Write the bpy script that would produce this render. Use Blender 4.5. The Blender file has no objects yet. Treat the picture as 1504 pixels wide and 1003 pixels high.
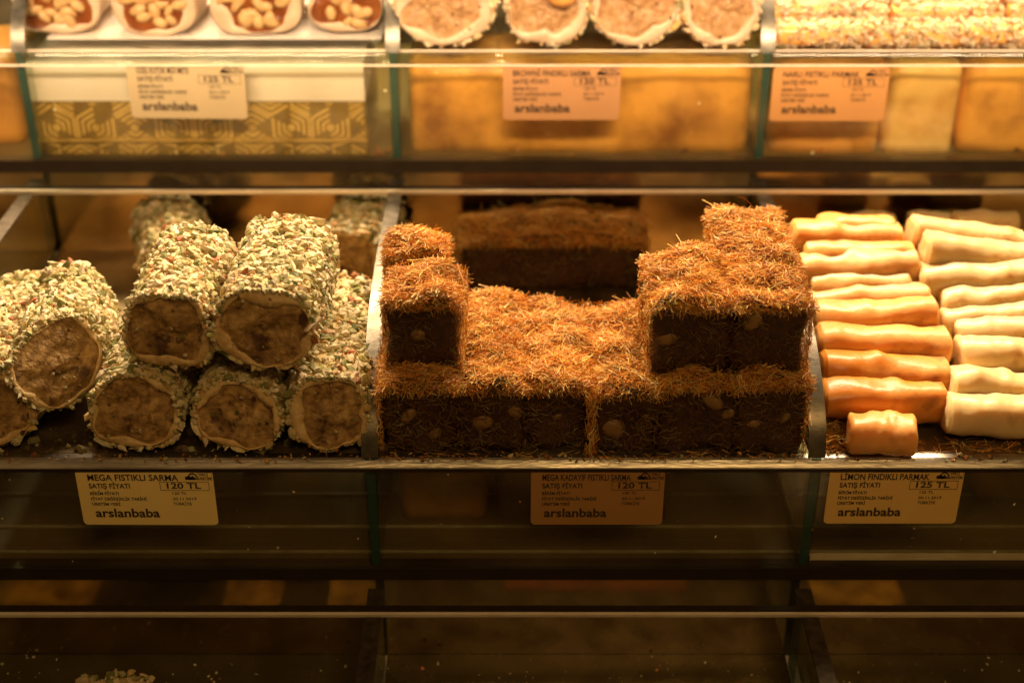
import bpy, math, random
import numpy as np
from mathutils import Vector, Matrix, noise

# ------------------------------------------------------------------ scene, camera, light, exposure
sc = bpy.context.scene
C = sc.collection
PITCH = math.radians(30.0)
FPX = 50.0 / 36.0 * 1504.0          # focal length in photo pixels
H0 = 1.45                           # camera height above the shop floor
cam_d = bpy.data.cameras.new('camera'); cam = bpy.data.objects.new('camera', cam_d); C.objects.link(cam)
cam.location = (0, 0, H0); cam.rotation_euler = (math.radians(90) - PITCH, 0, 0)
cam_d.lens = 50; cam_d.sensor_width = 36; cam_d.clip_start = 0.02; cam_d.clip_end = 50
cam_d.dof.use_dof = True; cam_d.dof.focus_distance = 1.045; cam_d.dof.aperture_fstop = 2.8
sc.camera = cam

w = bpy.data.worlds.new('World'); sc.world = w; w.use_nodes = True
bg = w.node_tree.nodes['Background']
bg.inputs[0].default_value = (1.0, 0.52, 0.17, 1); bg.inputs[1].default_value = 0.085

def area_lamp(name, loc, target, sx, sy, power, col):
    d = bpy.data.lights.new(name, 'AREA'); d.shape = 'RECTANGLE'; d.size = sx; d.size_y = sy
    d.energy = power; d.color = col
    o = bpy.data.objects.new(name, d); C.objects.link(o); o.location = loc
    o.rotation_euler = (Vector(target) - Vector(loc)).to_track_quat('-Z', 'Y').to_euler()
    return o
# the case's own strip lamp: high up behind the tiers, so tops are lit and fronts stay dark
area_lamp('case_strip_lamp', (0.05, 1.59, H0 + 0.27), (0.05, 0.97, H0 - 0.55), 1.5, 0.14, 60.0, (1.0, 0.72, 0.42))
# a shielded strip lamp in the canopy above the opening: it washes the upper tier and its glass only
lb = area_lamp('canopy_strip_lamp', (0.0, 1.00, H0 - 0.255), (0.0, 1.20, H0 - 0.385), 1.5, 0.03, 1.9, (1.0, 0.71, 0.42))
lb.data.spread = math.radians(66)
# the shop's ceiling lamp behind the camera: fronts, labels and the rounded rails catch it
area_lamp('shop_ceiling_lamp', (0.35, -0.55, H0 + 1.25), (0.0, 0.9, H0 - 0.6), 0.9, 0.5, 11.5, (1.0, 0.59, 0.20))

sc.view_settings.view_transform = 'Standard'; sc.view_settings.look = 'None'
sc.view_settings.exposure = 0.0; sc.view_settings.gamma = 1.0; sc.view_settings.use_curve_mapping = False
sc.render.engine = 'CYCLES'
sc.cycles.use_denoising = True
sc.cycles.max_bounces = 10; sc.cycles.transparent_max_bounces = 32
sc.cycles.caustics_reflective = False; sc.cycles.caustics_refractive = False
sc.cycles.sample_clamp_indirect = 4.0

random.seed(7); rng = np.random.default_rng(7)

# ------------------------------------------------------------------ photo pixel -> place
_cp, _sp = math.cos(PITCH), math.sin(PITCH)
def ray(px, py):
    u = (px - 752.0) / FPX; v = (py - 501.5) / FPX
    return Vector((u, _cp - v * _sp, -_sp - v * _cp))
def at_y(px, py, Y):
    d = ray(px, py); return Vector((0, 0, H0)) + d * (Y / d.y)
def at_z(px, py, z):
    d = ray(px, py); return Vector((0, 0, H0)) + d * ((z - H0) / d.z)

# ------------------------------------------------------------------ mesh helpers
def link(o, parent=None):
    C.objects.link(o)
    if parent is not None: o.parent = parent
    return o
def mesh_np(name, V, F, mats, parent=None, cols=None, smooth=False, midx=None):
    V = np.ascontiguousarray(V, dtype=np.float32); F = np.ascontiguousarray(F, dtype=np.int32)
    n, m, k = len(V), len(F), F.shape[1]
    me = bpy.data.meshes.new(name)
    me.vertices.add(n); me.vertices.foreach_set('co', V.ravel())
    me.loops.add(m * k); me.loops.foreach_set('vertex_index', F.ravel())
    me.polygons.add(m)
    me.polygons.foreach_set('loop_start', np.arange(0, m * k, k, dtype=np.int32))
    me.polygons.foreach_set('use_smooth', np.full(m, smooth, dtype=bool))
    if not isinstance(mats, (list, tuple)): mats = [mats]
    for mt in mats: me.materials.append(mt)
    if midx is not None: me.polygons.foreach_set('material_index', np.asarray(midx, dtype=np.int32))
    if cols is not None:
        a = me.color_attributes.new('tint', 'FLOAT_COLOR', 'POINT')
        c4 = np.ones((n, 4), np.float32); c4[:, :3] = cols
        a.data.foreach_set('color', c4.ravel())
    me.update(calc_edges=True); me.validate()
    return link(bpy.data.objects.new(name, me), parent)
def mesh_py(name, V, F, mats, parent=None, smooth=False, midx=None):
    me = bpy.data.meshes.new(name); me.from_pydata([tuple(v) for v in V], [], F)
    if not isinstance(mats, (list, tuple)): mats = [mats]
    for mt in mats: me.materials.append(mt)
    for i, p in enumerate(me.polygons):
        p.use_smooth = smooth
        if midx is not None: p.material_index = midx[i]
    me.update()
    return link(bpy.data.objects.new(name, me), parent)
def box(name, x0, x1, y0, y1, z0, z1, mat, parent=None, bevel=0.0):
    V = [(x, y, z) for x in (x0, x1) for y in (y0, y1) for z in (z0, z1)]
    F = [(0, 1, 3, 2), (4, 6, 7, 5), (0, 4, 5, 1), (2, 3, 7, 6), (0, 2, 6, 4), (1, 5, 7, 3)]
    o = mesh_py(name, V, F, mat, parent)
    if bevel:
        b = o.modifiers.new('bevel', 'BEVEL'); b.width = bevel; b.segments = 2
    return o
def empty(name, loc=(0, 0, 0)):
    o = bpy.data.objects.new(name, None); o.empty_display_size = 0.02; o.location = loc
    C.objects.link(o); return o
def tag(o, label=None, cat=None, group=None, kind=None):
    if label: o['label'] = label
    if cat: o['category'] = cat
    if group: o['group'] = group
    if kind: o['kind'] = kind
    return o
def nz(x, y, z, s=1.0, seed=0.0):
    return noise.noise(Vector((x * s + seed * 7.13, y * s - seed * 3.7, z * s + seed * 1.9)))

# ------------------------------------------------------------------ materials
def new_mat(name):
    m = bpy.data.materials.new(name); m.use_nodes = True
    nt = m.node_tree; return m, nt, nt.nodes, nt.links
def pri(name, c1, c2=None, rough=0.5, metal=0.0, scale=60.0, bump=0.0, bscale=None, sss=0.0, sssr=(1, .5, .25), ssss=0.006,
        coat=0.0, detail=4.0, lo=0.35, hi=0.65, spec=0.5, c3=None, s3=20.0, lo3=0.6, hi3=0.68, rvar=0.0, stretch=None):
    m, nt, N, L = new_mat(name); b = N['Principled BSDF']
    b.inputs['Roughness'].default_value = rough; b.inputs['Metallic'].default_value = metal
    b.inputs['Specular IOR Level'].default_value = spec; b.inputs['Coat Weight'].default_value = coat
    b.inputs['Coat Roughness'].default_value = 0.15
    if sss:
        b.inputs['Subsurface Weight'].default_value = sss; b.inputs['Subsurface Radius'].default_value = sssr
        b.inputs['Subsurface Scale'].default_value = ssss
    tc = N.new('ShaderNodeTexCoord'); co = tc.outputs['Object']
    if stretch:
        mp = N.new('ShaderNodeMapping'); mp.inputs['Scale'].default_value = stretch
        L.new(co, mp.inputs[0]); co = mp.outputs[0]
    def rampnoise(s, lo, hi, ca, cb, det=detail):
        n = N.new('ShaderNodeTexNoise'); n.inputs['Scale'].default_value = s; n.inputs['Detail'].default_value = det
        L.new(co, n.inputs['Vector'])
        r = N.new('ShaderNodeValToRGB'); r.color_ramp.elements[0].position = lo; r.color_ramp.elements[1].position = hi
        r.color_ramp.elements[0].color = (*ca, 1); r.color_ramp.elements[1].color = (*cb, 1)
        L.new(n.outputs['Fac'], r.inputs['Fac']); return n, r
    if c2 is None: b.inputs['Base Color'].default_value = (*c1, 1)
    else:
        n, r = rampnoise(scale, lo, hi, c1, c2); out = r.outputs['Color']
        if c3 is not None:
            n3, r3 = rampnoise(s3, lo3, hi3, (0, 0, 0), (1, 1, 1))
            mx = N.new('ShaderNodeMix'); mx.data_type = 'RGBA'
            L.new(r3.outputs['Color'], mx.inputs['Factor']); L.new(out, mx.inputs[6]); mx.inputs[7].default_value = (*c3, 1)
            out = mx.outputs[2]
        L.new(out, b.inputs['Base Color'])
    if rvar:
        n, r = rampnoise(35.0, 0.3, 0.7, (max(rough - rvar, 0.02),) * 3, (rough + rvar,) * 3)
        L.new(r.outputs['Color'], b.inputs['Roughness'])
    if bump:
        n2 = N.new('ShaderNodeTexNoise'); n2.inputs['Scale'].default_value = bscale or scale * 3; n2.inputs['Detail'].default_value = 5
        L.new(co, n2.inputs['Vector'])
        bp = N.new('ShaderNodeBump'); bp.inputs['Strength'].default_value = bump; bp.inputs['Distance'].default_value = 0.002
        L.new(n2.outputs['Fac'], bp.inputs['Height']); L.new(bp.outputs['Normal'], b.inputs['Normal'])
    return m
def tinted(name, rough=0.6, mul=1.0, sss=0.0, translucent=0.0, spec=0.4):
    m, nt, N, L = new_mat(name); b = N['Principled BSDF']
    a = N.new('ShaderNodeVertexColor'); a.layer_name = 'tint'
    L.new(a.outputs['Color'], b.inputs['Base Color'])
    b.inputs['Roughness'].default_value = rough; b.inputs['Specular IOR Level'].default_value = spec
    if translucent:
        t = N.new('ShaderNodeBsdfTranslucent'); L.new(a.outputs['Color'], t.inputs['Color'])
        mx = N.new('ShaderNodeMixShader'); mx.inputs[0].default_value = translucent
        L.new(b.outputs[0], mx.inputs[1]); L.new(t.outputs[0], mx.inputs[2])
        L.new(mx.outputs[0], N['Material Output'].inputs['Surface'])
    return m
def thin_glass(name, tint, rough=0.03, ior=1.45, dirt_haze=0.0, dirt_haze_col=(.5, .4, .25)):
    m, nt, N, L = new_mat(name); N.remove(N['Principled BSDF'])
    tr = N.new('ShaderNodeBsdfTransparent'); tr.inputs[0].default_value = (*tint, 1)
    gl = N.new('ShaderNodeBsdfGlossy'); gl.inputs['Roughness'].default_value = rough
    lw = N.new('ShaderNodeLayerWeight'); lw.inputs['Blend'].default_value = .5
    pw = N.new('ShaderNodeMath'); pw.operation = 'POWER'; pw.inputs[1].default_value = 5.0; L.new(lw.outputs['Facing'], pw.inputs[0])
    fr = N.new('ShaderNodeMath'); fr.operation = 'MULTIPLY_ADD'; fr.inputs[1].default_value = .90; fr.inputs[2].default_value = .035; L.new(pw.outputs[0], fr.inputs[0])
    mx = N.new('ShaderNodeMixShader'); L.new(fr.outputs[0], mx.inputs[0]); L.new(tr.outputs[0], mx.inputs[1]); L.new(gl.outputs[0], mx.inputs[2])
    out = mx.outputs[0]
    if dirt_haze:
        df = N.new('ShaderNodeBsdfDiffuse'); df.inputs[0].default_value = (*dirt_haze_col, 1)
        tc = N.new('ShaderNodeTexCoord'); n = N.new('ShaderNodeTexNoise'); n.inputs['Scale'].default_value = 14; n.inputs['Detail'].default_value = 8
        L.new(tc.outputs['Object'], n.inputs['Vector'])
        r = N.new('ShaderNodeMapRange'); r.inputs[1].default_value = .35; r.inputs[2].default_value = .8; r.inputs[3].default_value = dirt_haze * .15; r.inputs[4].default_value = dirt_haze
        L.new(n.outputs['Fac'], r.inputs[0])
        m2 = N.new('ShaderNodeMixShader'); L.new(r.outputs[0], m2.inputs[0]); L.new(out, m2.inputs[1]); L.new(df.outputs[0], m2.inputs[2]); out = m2.outputs[0]
    L.new(out, N['Material Output'].inputs['Surface'])
    return m
M = {}
M['pane'] = thin_glass('riser glass', (.94, .94, .89), .02, 1.5, dirt_haze=.09, dirt_haze_col=(.55, .38, .18))  # amber veil: dirt on the riser glass plus haze put into the colour
M['plate'] = thin_glass('plate glass', (.92, .94, .90), .03, 1.5, dirt_haze=.05)
M['divglass'] = thin_glass('divider glass', (.80, .88, .80), .04, 1.45, dirt_haze=.05)
def edge_glass():
    m, nt, N, L = new_mat('green glass edge'); b = N['Principled BSDF']
    b.inputs['Base Color'].default_value = (.045, .10, .075, 1); b.inputs['Roughness'].default_value = .15
    tr = N.new('ShaderNodeBsdfTransparent'); tr.inputs[0].default_value = (.30, .42, .34, 1)
    mx = N.new('ShaderNodeMixShader'); mx.inputs[0].default_value = .45
    L.new(b.outputs[0], mx.inputs[1]); L.new(tr.outputs[0], mx.inputs[2]); L.new(mx.outputs[0], N['Material Output'].inputs['Surface'])
    return m
M['edge'] = edge_glass()
M['edging'] = pri('polished dark edging', (.22, .20, .17), (.14, .125, .10), .40, 1.0, 120, .06, 500, rvar=.07)
M['edging_shaded'] = pri('shaded edging', (.07, .05, .03), (.03, .02, .012), .7, .0, 120, .06, 500, spec=.15)  # edging of the lowest tier, with its shade put into the colour
M['steel'] = pri('worn steel edging', (.70, .66, .60), (.42, .39, .34), .34, 1.0, 90, .12, 500, rvar=.1, stretch=(.2, 1, 1))
M['steel_floor'] = pri('steel tray floor', (.46, .36, .22), (.34, .25, .14), .5, 1.0, 40, .1, 300, rvar=.1)
M['mirror'] = pri('amber mirror back', (.80, .58, .29), (.66, .46, .21), .13, 1.0, 30, rvar=.05)
M['bar'] = pri('dark bronze bar', (.030, .018, .009), (.022, .013, .007), .5, 0.0, 60, spec=.3)
M['lip'] = pri('pale lip', (.92, .82, .68), (.82, .70, .55), .30, 0.0, 40, rvar=.08)
M['shaded_floor'] = pri('shaded tray floor', (.082, .062, .022), (.056, .042, .014), .26, 0.0, 30, rvar=.08)  # the lowest trays lie in shade, which is put into this colour
M['filler'] = pri('gold foil', (.80, .56, .13), (.16, .09, .02), .4, 0.0, 45, .3, 120, lo=.40, hi=.66)
M['rust'] = pri('rust foil', (.45, .13, .03), (.25, .07, .02), .5, 0, 60)
M['reflection'] = pri('glass rail', (.42, .40, .28), (.30, .28, .18), .2, 0, 60)  # pale colour for reflections drawn as thin strips
M['lip_metal'] = pri('polished pale lip', (.95, .86, .74), (.84, .74, .60), .36, 0.55, 40, rvar=.06)
M['ink'] = pri('label ink', (.035, .02, .012), rough=.6)
M['cream'] = pri('cream shell', (.56, .37, .15), (.78, .59, .31), .5, 0, 110, .7, 240, c3=(.42, .24, .09), s3=75, lo3=.58, hi3=.72, sss=.12, ssss=.003)
M['filling'] = pri('nougat filling', (.22, .12, .036), (.56, .36, .14), .5, 0, 130, .9, 300, c3=(.10, .045, .016), s3=62, lo3=.54, hi3=.64, sss=.08, ssss=.003)
M['filling_pale'] = pri('pale filling', (.30, .16, .065), (.48, .28, .13), .55, 0, 160, .5, 260, c3=(.28, .14, .06), s3=90, lo3=.6, hi3=.7)
M['white_shell'] = pri('white nougat shell', (.62, .49, .35), (.54, .39, .26), .45, 0, 60, .2, 150, sss=.2, ssss=.004)
M['gel'] = pri('red jelly filling', (.15, .036, .008), (.24, .07, .014), .25, 0, 60, .3, 120, sss=.3, sssr=(1, .3, .1), ssss=.006, coat=.3)
M['nut'] = pri('nut flesh', (.58, .37, .16), (.46, .26, .10), .45, 0, 90, .15, 200)
M['nut_dim'] = pri('pistachio kernel', (.25, .14, .042), (.17, .09, .026), .5, 0, 120, .2, 300)
M['core'] = pri('syrup soaked pastry', (.030, .010, .0035), (.065, .022, .007), .45, 0, 180, .7, 330)
M['chips'] = tinted('chopped pistachio', .55, translucent=.12)
M['strand'] = tinted('shredded pastry strands', .42, translucent=.22)
M['grain'] = tinted('sugar grains', .5, translucent=.15)
M['crumb'] = tinted('crumbs', .6)
def finger_mat(name, a, b, c):
    return pri(name, a, b, .43, 0, 40, .22, 170, spec=.45, sss=.85, sssr=(1.0, .66, .30), ssss=.013, coat=.10, c3=c, s3=42, lo3=.60, hi3=.74, rvar=.16)
M['orange'] = finger_mat('apricot paste', (.72, .34, .085), (.78, .42, .13), (.52, .19, .035))
M['orange_deep'] = finger_mat('deep apricot paste', (.60, .22, .025), (.68, .29, .045), (.36, .11, .012))
M['peach'] = finger_mat('peach paste', (.74, .42, .16), (.78, .49, .21), (.54, .25, .07))
M['pale'] = finger_mat('lemon paste', (.74, .57, .31), (.71, .51, .24), (.48, .27, .085))
M['white_paper'] = pri('white card', (.86, .80, .74), (.80, .72, .64), .6, 0, 20)
M['gold_card'] = pri('olive gold card', (.22, .14, .028), (.17, .10, .02), .5, .0, 50)
M['gold_print'] = pri('gold print', (.74, .50, .14), (.62, .40, .10), .45, .0, 60)
M['amber_card'] = pri('amber liner', (.84, .41, .07), (.30, .11, .016), .4, 0, 20, lo=.42, hi=.70)
M['amber_card2'] = pri('amber brown card', (.70, .31, .05), (.30, .11, .018), .42, 0, 16, lo=.40, hi=.68)
M['umber_amber'] = pri('umber amber wrap', (.52, .26, .05), (.14, .07, .018), .5, 0, 18, lo=.38, hi=.66)  # amber tone raised to imitate the glow in the middle hollow
M['straw_card'] = pri('straw liner', (.84, .53, .16), (.56, .27, .045), .42, 0, 22, lo=.42, hi=.66)
M['umber_card'] = pri('umber liner', (.10, .070, .020), (.16, .11, .03), .4, 0, 9, lo=.4, hi=.62)

# ------------------------------------------------------------------ display tiers
DIVX = [-0.430, -0.104, 0.223, 0.549]
RUN, RISE, RH = 0.340, 0.192, 0.098
_kn = [(0.0, 0.0), (0.003, 0.012), (0.012, 0.026), (0.030, 0.0405), (0.060, 0.0545), (0.100, 0.0675), (0.147, 0.0735), (0.190, 0.0755), (0.230, 0.0755), (0.280, 0.0750), (0.333, 0.0750)]
PROF = [(float(np.interp(t, range(11), [k[0] for k in _kn])), float(np.interp(t, range(11), [k[1] for k in _kn]))) for t in np.linspace(0, 10, 41)]
for _ in range(6): PROF = [PROF[0]] + [tuple((PROF[i - 1][c] + 2 * PROF[i][c] + PROF[i + 1][c]) / 4 for c in (0, 1)) for i in range(1, 40)] + [PROF[-1]]
TIER = {'upper': (1.197, H0 - 0.403), 'mid': (0.857, H0 - 0.595), 'lower': (0.517, H0 - 0.787)}
XL, XR = -0.66, 0.66

def divider(tier, x, Yf, Zf, zb):
    t = 0.0035
    prof = [(Yf + 0.002, zb)] + [(Yf + 0.002 + a, Zf + b) for a, b in PROF] + [(Yf + 0.335, zb)]
    n = len(prof)
    V = [(x - t, y, z) for y, z in prof] + [(x + t, y, z) for y, z in prof]
    F = [tuple(range(n - 1, -1, -1)), tuple(range(n, 2 * n))] + [(i, (i + 1) % n, n + (i + 1) % n, n + i) for i in range(n)]
    d = mesh_py('divider', V, F, [M['divglass'], M['edge']], tier, midx=[0, 0] + [1] * n)
    # steel edging that follows the curved top
    tw, th = 0.0062, 0.0016
    pts = [(Yf + 0.0035 + a * .99, Zf + b + .0006) for a, b in PROF]
    V2, F2 = [], []
    for i, (y, z) in enumerate(pts):
        j0, j1 = max(i - 1, 0), min(i + 1, len(pts) - 1)
        ty, tz = pts[j1][0] - pts[j0][0], pts[j1][1] - pts[j0][1]; l = math.hypot(ty, tz)
        ny, nzv = -tz / l, ty / l
        for sx in (-tw, tw):
            V2 += [(x + sx, y + ny * .0004, z + nzv * .0004), (x + sx, y + ny * (th + .0004), z + nzv * (th + .0004))]
    for i in range(len(pts) - 1):
        a, b = i * 4, i * 4 + 4
        F2 += [(a + 1, b + 1, b + 3, a + 3), (a, a + 2, b + 2, b), (a, b, b + 1, a + 1), (a + 2, a + 3, b + 3, b + 2)]
    e = len(V2) - 4
    F2 += [(0, 1, 3, 2), (e, e + 2, e + 3, e + 1)]
    o = mesh_py('edging', V2, F2, M['edging'] if Yf > .6 else M['edging_shaded'], d, True)
    o.data.set_sharp_from_angle(angle=.7)

def build_tier(key, label):
    Yf, Zf = TIER[key]
    T = empty('display_tier', (0, 0, 0)); tag(T, label, 'display shelf', 'display tiers')
    zb = Zf - RH
    # base bar, ledge and lip under the riser
    box('base_bar', XL, XR, Yf - 0.002, Yf + 0.010, zb - 0.012, zb - 0.0005, M['bar'], T)
    box('ledge_plate', XL, XR, Yf - 0.0309, Yf + 0.0045, zb - 0.0175, zb - 0.0125, M['plate'], T)
    box('ledge_rail', XL, XR, Yf - 0.037, Yf - 0.0315, zb - 0.0165, zb - 0.0120, M['bar'], T)
    box('ledge_lip', XL, XR, Yf - 0.0402, Yf - 0.0372, zb - 0.0172, zb - 0.0125, M['lip_metal'], T, 0.0014)
    xs = [XL] + DIVX + [XR]
    for i in range(len(xs) - 1):
        a, b = xs[i] + 0.0042, xs[i + 1] - 0.0042
        box('riser_pane', a, b, Yf, Yf + 0.005, zb + 0.0005, Zf - 0.0105, M['pane'], T)
        if key == 'upper':
            box('floor_plate', a, b, Yf + 0.0105, Yf + 0.30, Zf - 0.0085, Zf - 0.0005, M['plate'], T)
        else:
            box('tray_floor', a, b, Yf + 0.0105, Yf + 0.3457, Zf - 0.0035, Zf - 0.0005, M['steel_floor'] if key == 'mid' else M['shaded_floor'], T)
    for x in DIVX: divider(T, x, Yf, Zf, zb)
    if key == 'upper':
        box('front_edge', XL, XR, Yf - 0.001, Yf + 0.010, Zf - 0.0100, Zf - 0.0003, M['plate'], T, 0.0012)
        box('front_bead', XL, XR, Yf - 0.0022, Yf - 0.0012, Zf - 0.0100, Zf - 0.0085, M['lip'], T)
        box('top_bead', XL, XR, Yf + 0.0082, Yf + 0.0100, Zf - 0.0001, Zf + 0.0010, M['lip'], T)
    else:
        pr = [(-.0022, -.0064), (-.0026, -.0058), (-.0022, -.0050), (.0000, -.0032), (.0024, -.0014), (.0042, -.0005), (.0095, -.0003), (.0095, -.0064)]
        nn = len(pr); V = [(X, Yf + a, Zf + b) for X in (XL, XR) for a, b in pr]
        mesh_py('front_edge', V, [tuple(range(nn))[::-1], tuple(range(nn, 2 * nn))] + [(i, (i + 1) % nn, nn + (i + 1) % nn, nn + i) for i in range(nn)], M['steel'] if key == 'mid' else M['edging'], T)
        box('under_bead', XL, XR, Yf - 0.0012, Yf + 0.004, Zf - 0.0098, Zf - 0.0065, M['bar'], T)
    # foot bead of the riser
    box('foot_bead', XL, XR, Yf - 0.0035, Yf - 0.0005, zb - 0.0002, zb + 0.0022, M['plate'], T)
    # back mirror under the tier above
    if key != 'upper':
        z1 = Zf + RISE - RH - 0.013
        box('back_mirror', XL, XR, Yf + RUN + 0.006, Yf + RUN + 0.0095, Zf - 0.002, z1, M['mirror'], T)
    # shelf at the bottom of the hollow behind the riser
    if key != 'lower':
        box('hollow_floor', XL, XR, Yf + 0.0105, Yf + 0.335, zb - 0.009, zb - 0.004, M['umber_card'], T)
    return T
T_up = build_tier('upper', 'brightly lit glass display tier along the top of the picture')
T_mid = build_tier('mid', 'steel edged display tier in the middle with green rolls and shredded bars')
T_low = build_tier('lower', 'dim lowest display tier with crumbs at the bottom of the picture')

# ------------------------------------------------------------------ scatter helpers (numpy)
def unit(a): return a / np.maximum(np.linalg.norm(a, axis=1, keepdims=True), 1e-9)
BOXV = np.array([(x, y, z) for x in (-1, 1) for y in (-1, 1) for z in (-1, 1)], float)
BOXF = np.array([(0, 1, 3, 2), (4, 6, 7, 5), (0, 4, 5, 1), (2, 3, 7, 6), (0, 2, 6, 4), (1, 5, 7, 3)])
_g = (1 + 5 ** .5) / 2
ICOV = unit(np.array([(-1, _g, 0), (1, _g, 0), (-1, -_g, 0), (1, -_g, 0), (0, -1, _g), (0, 1, _g), (0, -1, -_g), (0, 1, -_g), (_g, 0, -1), (_g, 0, 1), (-_g, 0, -1), (-_g, 0, 1)], float))
ICOF = np.array([(0, 11, 5), (0, 5, 1), (0, 1, 7), (0, 7, 10), (0, 10, 11), (1, 5, 9), (5, 11, 4), (11, 10, 2), (10, 7, 6), (7, 1, 8), (3, 9, 4), (3, 4, 2), (3, 2, 6), (3, 6, 8), (3, 8, 9), (4, 9, 5), (2, 4, 11), (6, 2, 10), (8, 6, 7), (9, 8, 1)])
def pebbles(P, Nn, size, cols, jitter=.22, tilt=.5, lift=.25):
    n = len(P); Nn = unit(Nn + rng.normal(0, tilt, (n, 3)))
    T1 = unit(np.cross(Nn, rng.normal(0, 1, (n, 3)))); T2 = np.cross(Nn, T1)
    B = ICOV[None] * (1 + rng.uniform(-jitter, jitter, (n, 12, 1))) + rng.normal(0, jitter * .35, (n, 12, 3))
    B = B * size[:, None, :]
    V = P[:, None] + B[:, :, 0:1] * T1[:, None] + B[:, :, 1:2] * T2[:, None] + (B[:, :, 2:3] + size[:, None, 2:3] * lift) * Nn[:, None]
    F = (ICOF[None] + 12 * np.arange(n)[:, None, None]).reshape(-1, 3)
    return V.reshape(-1, 3), F, np.repeat(cols, 12, axis=0)
def chips(P, Nn, size, cols, jitter=.45, tilt=.5, lift=.3):
    """irregular angular bits: one jittered block for each point"""
    n = len(P)
    Nn = unit(Nn + rng.normal(0, tilt, (n, 3)))
    T1 = unit(np.cross(Nn, rng.normal(0, 1, (n, 3)))); T2 = np.cross(Nn, T1)
    B = BOXV[None] * (1 + rng.uniform(-jitter, jitter, (n, 8, 3)))
    B[:, :, :2] *= np.where(BOXV[None, :, 2:3] > 0, rng.uniform(.45, .95, (n, 1, 1)), 1.0)
    B = B * size[:, None, :]
    V = P[:, None] + B[:, :, 0:1] * T1[:, None] + B[:, :, 1:2] * T2[:, None] + (B[:, :, 2:3] + size[:, None, 2:3] * lift) * Nn[:, None]
    F = (BOXF[None] + 8 * np.arange(n)[:, None, None]).reshape(-1, 4)
    return V.reshape(-1, 3), F, np.repeat(cols, 8, axis=0)
def strands(P, D, Nn, length, rad, cols, bend=.35):
    """thin curved three-sided threads starting at P, heading D, bending along Nn"""
    n = len(P); ns = 4
    D = unit(D); S = unit(np.cross(D, Nn + 1e-4)); U = np.cross(S, D)
    bn = rng.normal(0, bend, (n, 1)); bs = rng.normal(0, bend, (n, 1))
    V = np.zeros((n, ns, 3, 3))
    for i in range(ns):
        t = i / (ns - 1.0); q = t - .5
        c = P + D * (q * length[:, None]) + (U * bn + S * bs) * ((q * q - .1) * length[:, None])
        r = rad * (1.0 - .55 * t)
        for k in range(3):
            a = 2.094 * k
            V[:, i, k] = c + (S * math.cos(a) + U * math.sin(a)) * r[:, None]
    base = []
    for i in range(ns - 1):
        for k in range(3):
            base.append((i * 3 + k, i * 3 + (k + 1) % 3, (i + 1) * 3 + (k + 1) % 3, (i + 1) * 3 + k))
    base = np.array(base)
    F = (base[None] + ns * 3 * np.arange(n)[:, None, None]).reshape(-1, 4)
    return V.reshape(-1, 3), F, np.repeat(cols, ns * 3, axis=0)
def pick(cols, probs, n, var=.12):
    c = np.array(cols)[rng.choice(len(cols), n, p=np.array(probs) / sum(probs))]
    return np.clip(c * (1 + rng.normal(0, var, (n, 1))) * (1 + rng.normal(0, var * .3, (n, 3))), .005, .92)
PISTACHIO = ([(.62, .52, .29), (.42, .38, .16), (.70, .61, .41), (.19, .20, .06), (.42, .17, .06), (.60, .40, .17)], [36, 20, 26, 10, 3, 5])

# ------------------------------------------------------------------ nut rolls
def nut(parent, p, s, rot, mat, bent=0.0, seed=0):
    """a kernel: a stretched, optionally curved blob"""
    V, F = [], []; nu, nv = 10, 7
    for j in range(nv):
        ph = math.pi * (j + .0) / (nv - 1) - math.pi / 2
        for i in range(nu):
            th = 2 * math.pi * i / nu
            x = math.sin(ph); r = math.cos(ph) * (1 + .12 * nz(x, math.cos(th), math.sin(th), 1.3, seed))
            V.append(Vector((x * s[0], r * math.cos(th) * s[1] * .8, r * math.sin(th) * s[2] + bent * (x * x - .4) * s[0])))
    for j in range(nv - 1):
        for i in range(nu):
            F.append((j * nu + i, j * nu + (i + 1) % nu, (j + 1) * nu + (i + 1) % nu, (j + 1) * nu + i))
    R = Matrix.Rotation(rot, 3, 'Y')
    V = [R @ v + Vector(p) for v in V]
    return mesh_py('nut', V, F, mat, parent, True)

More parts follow.
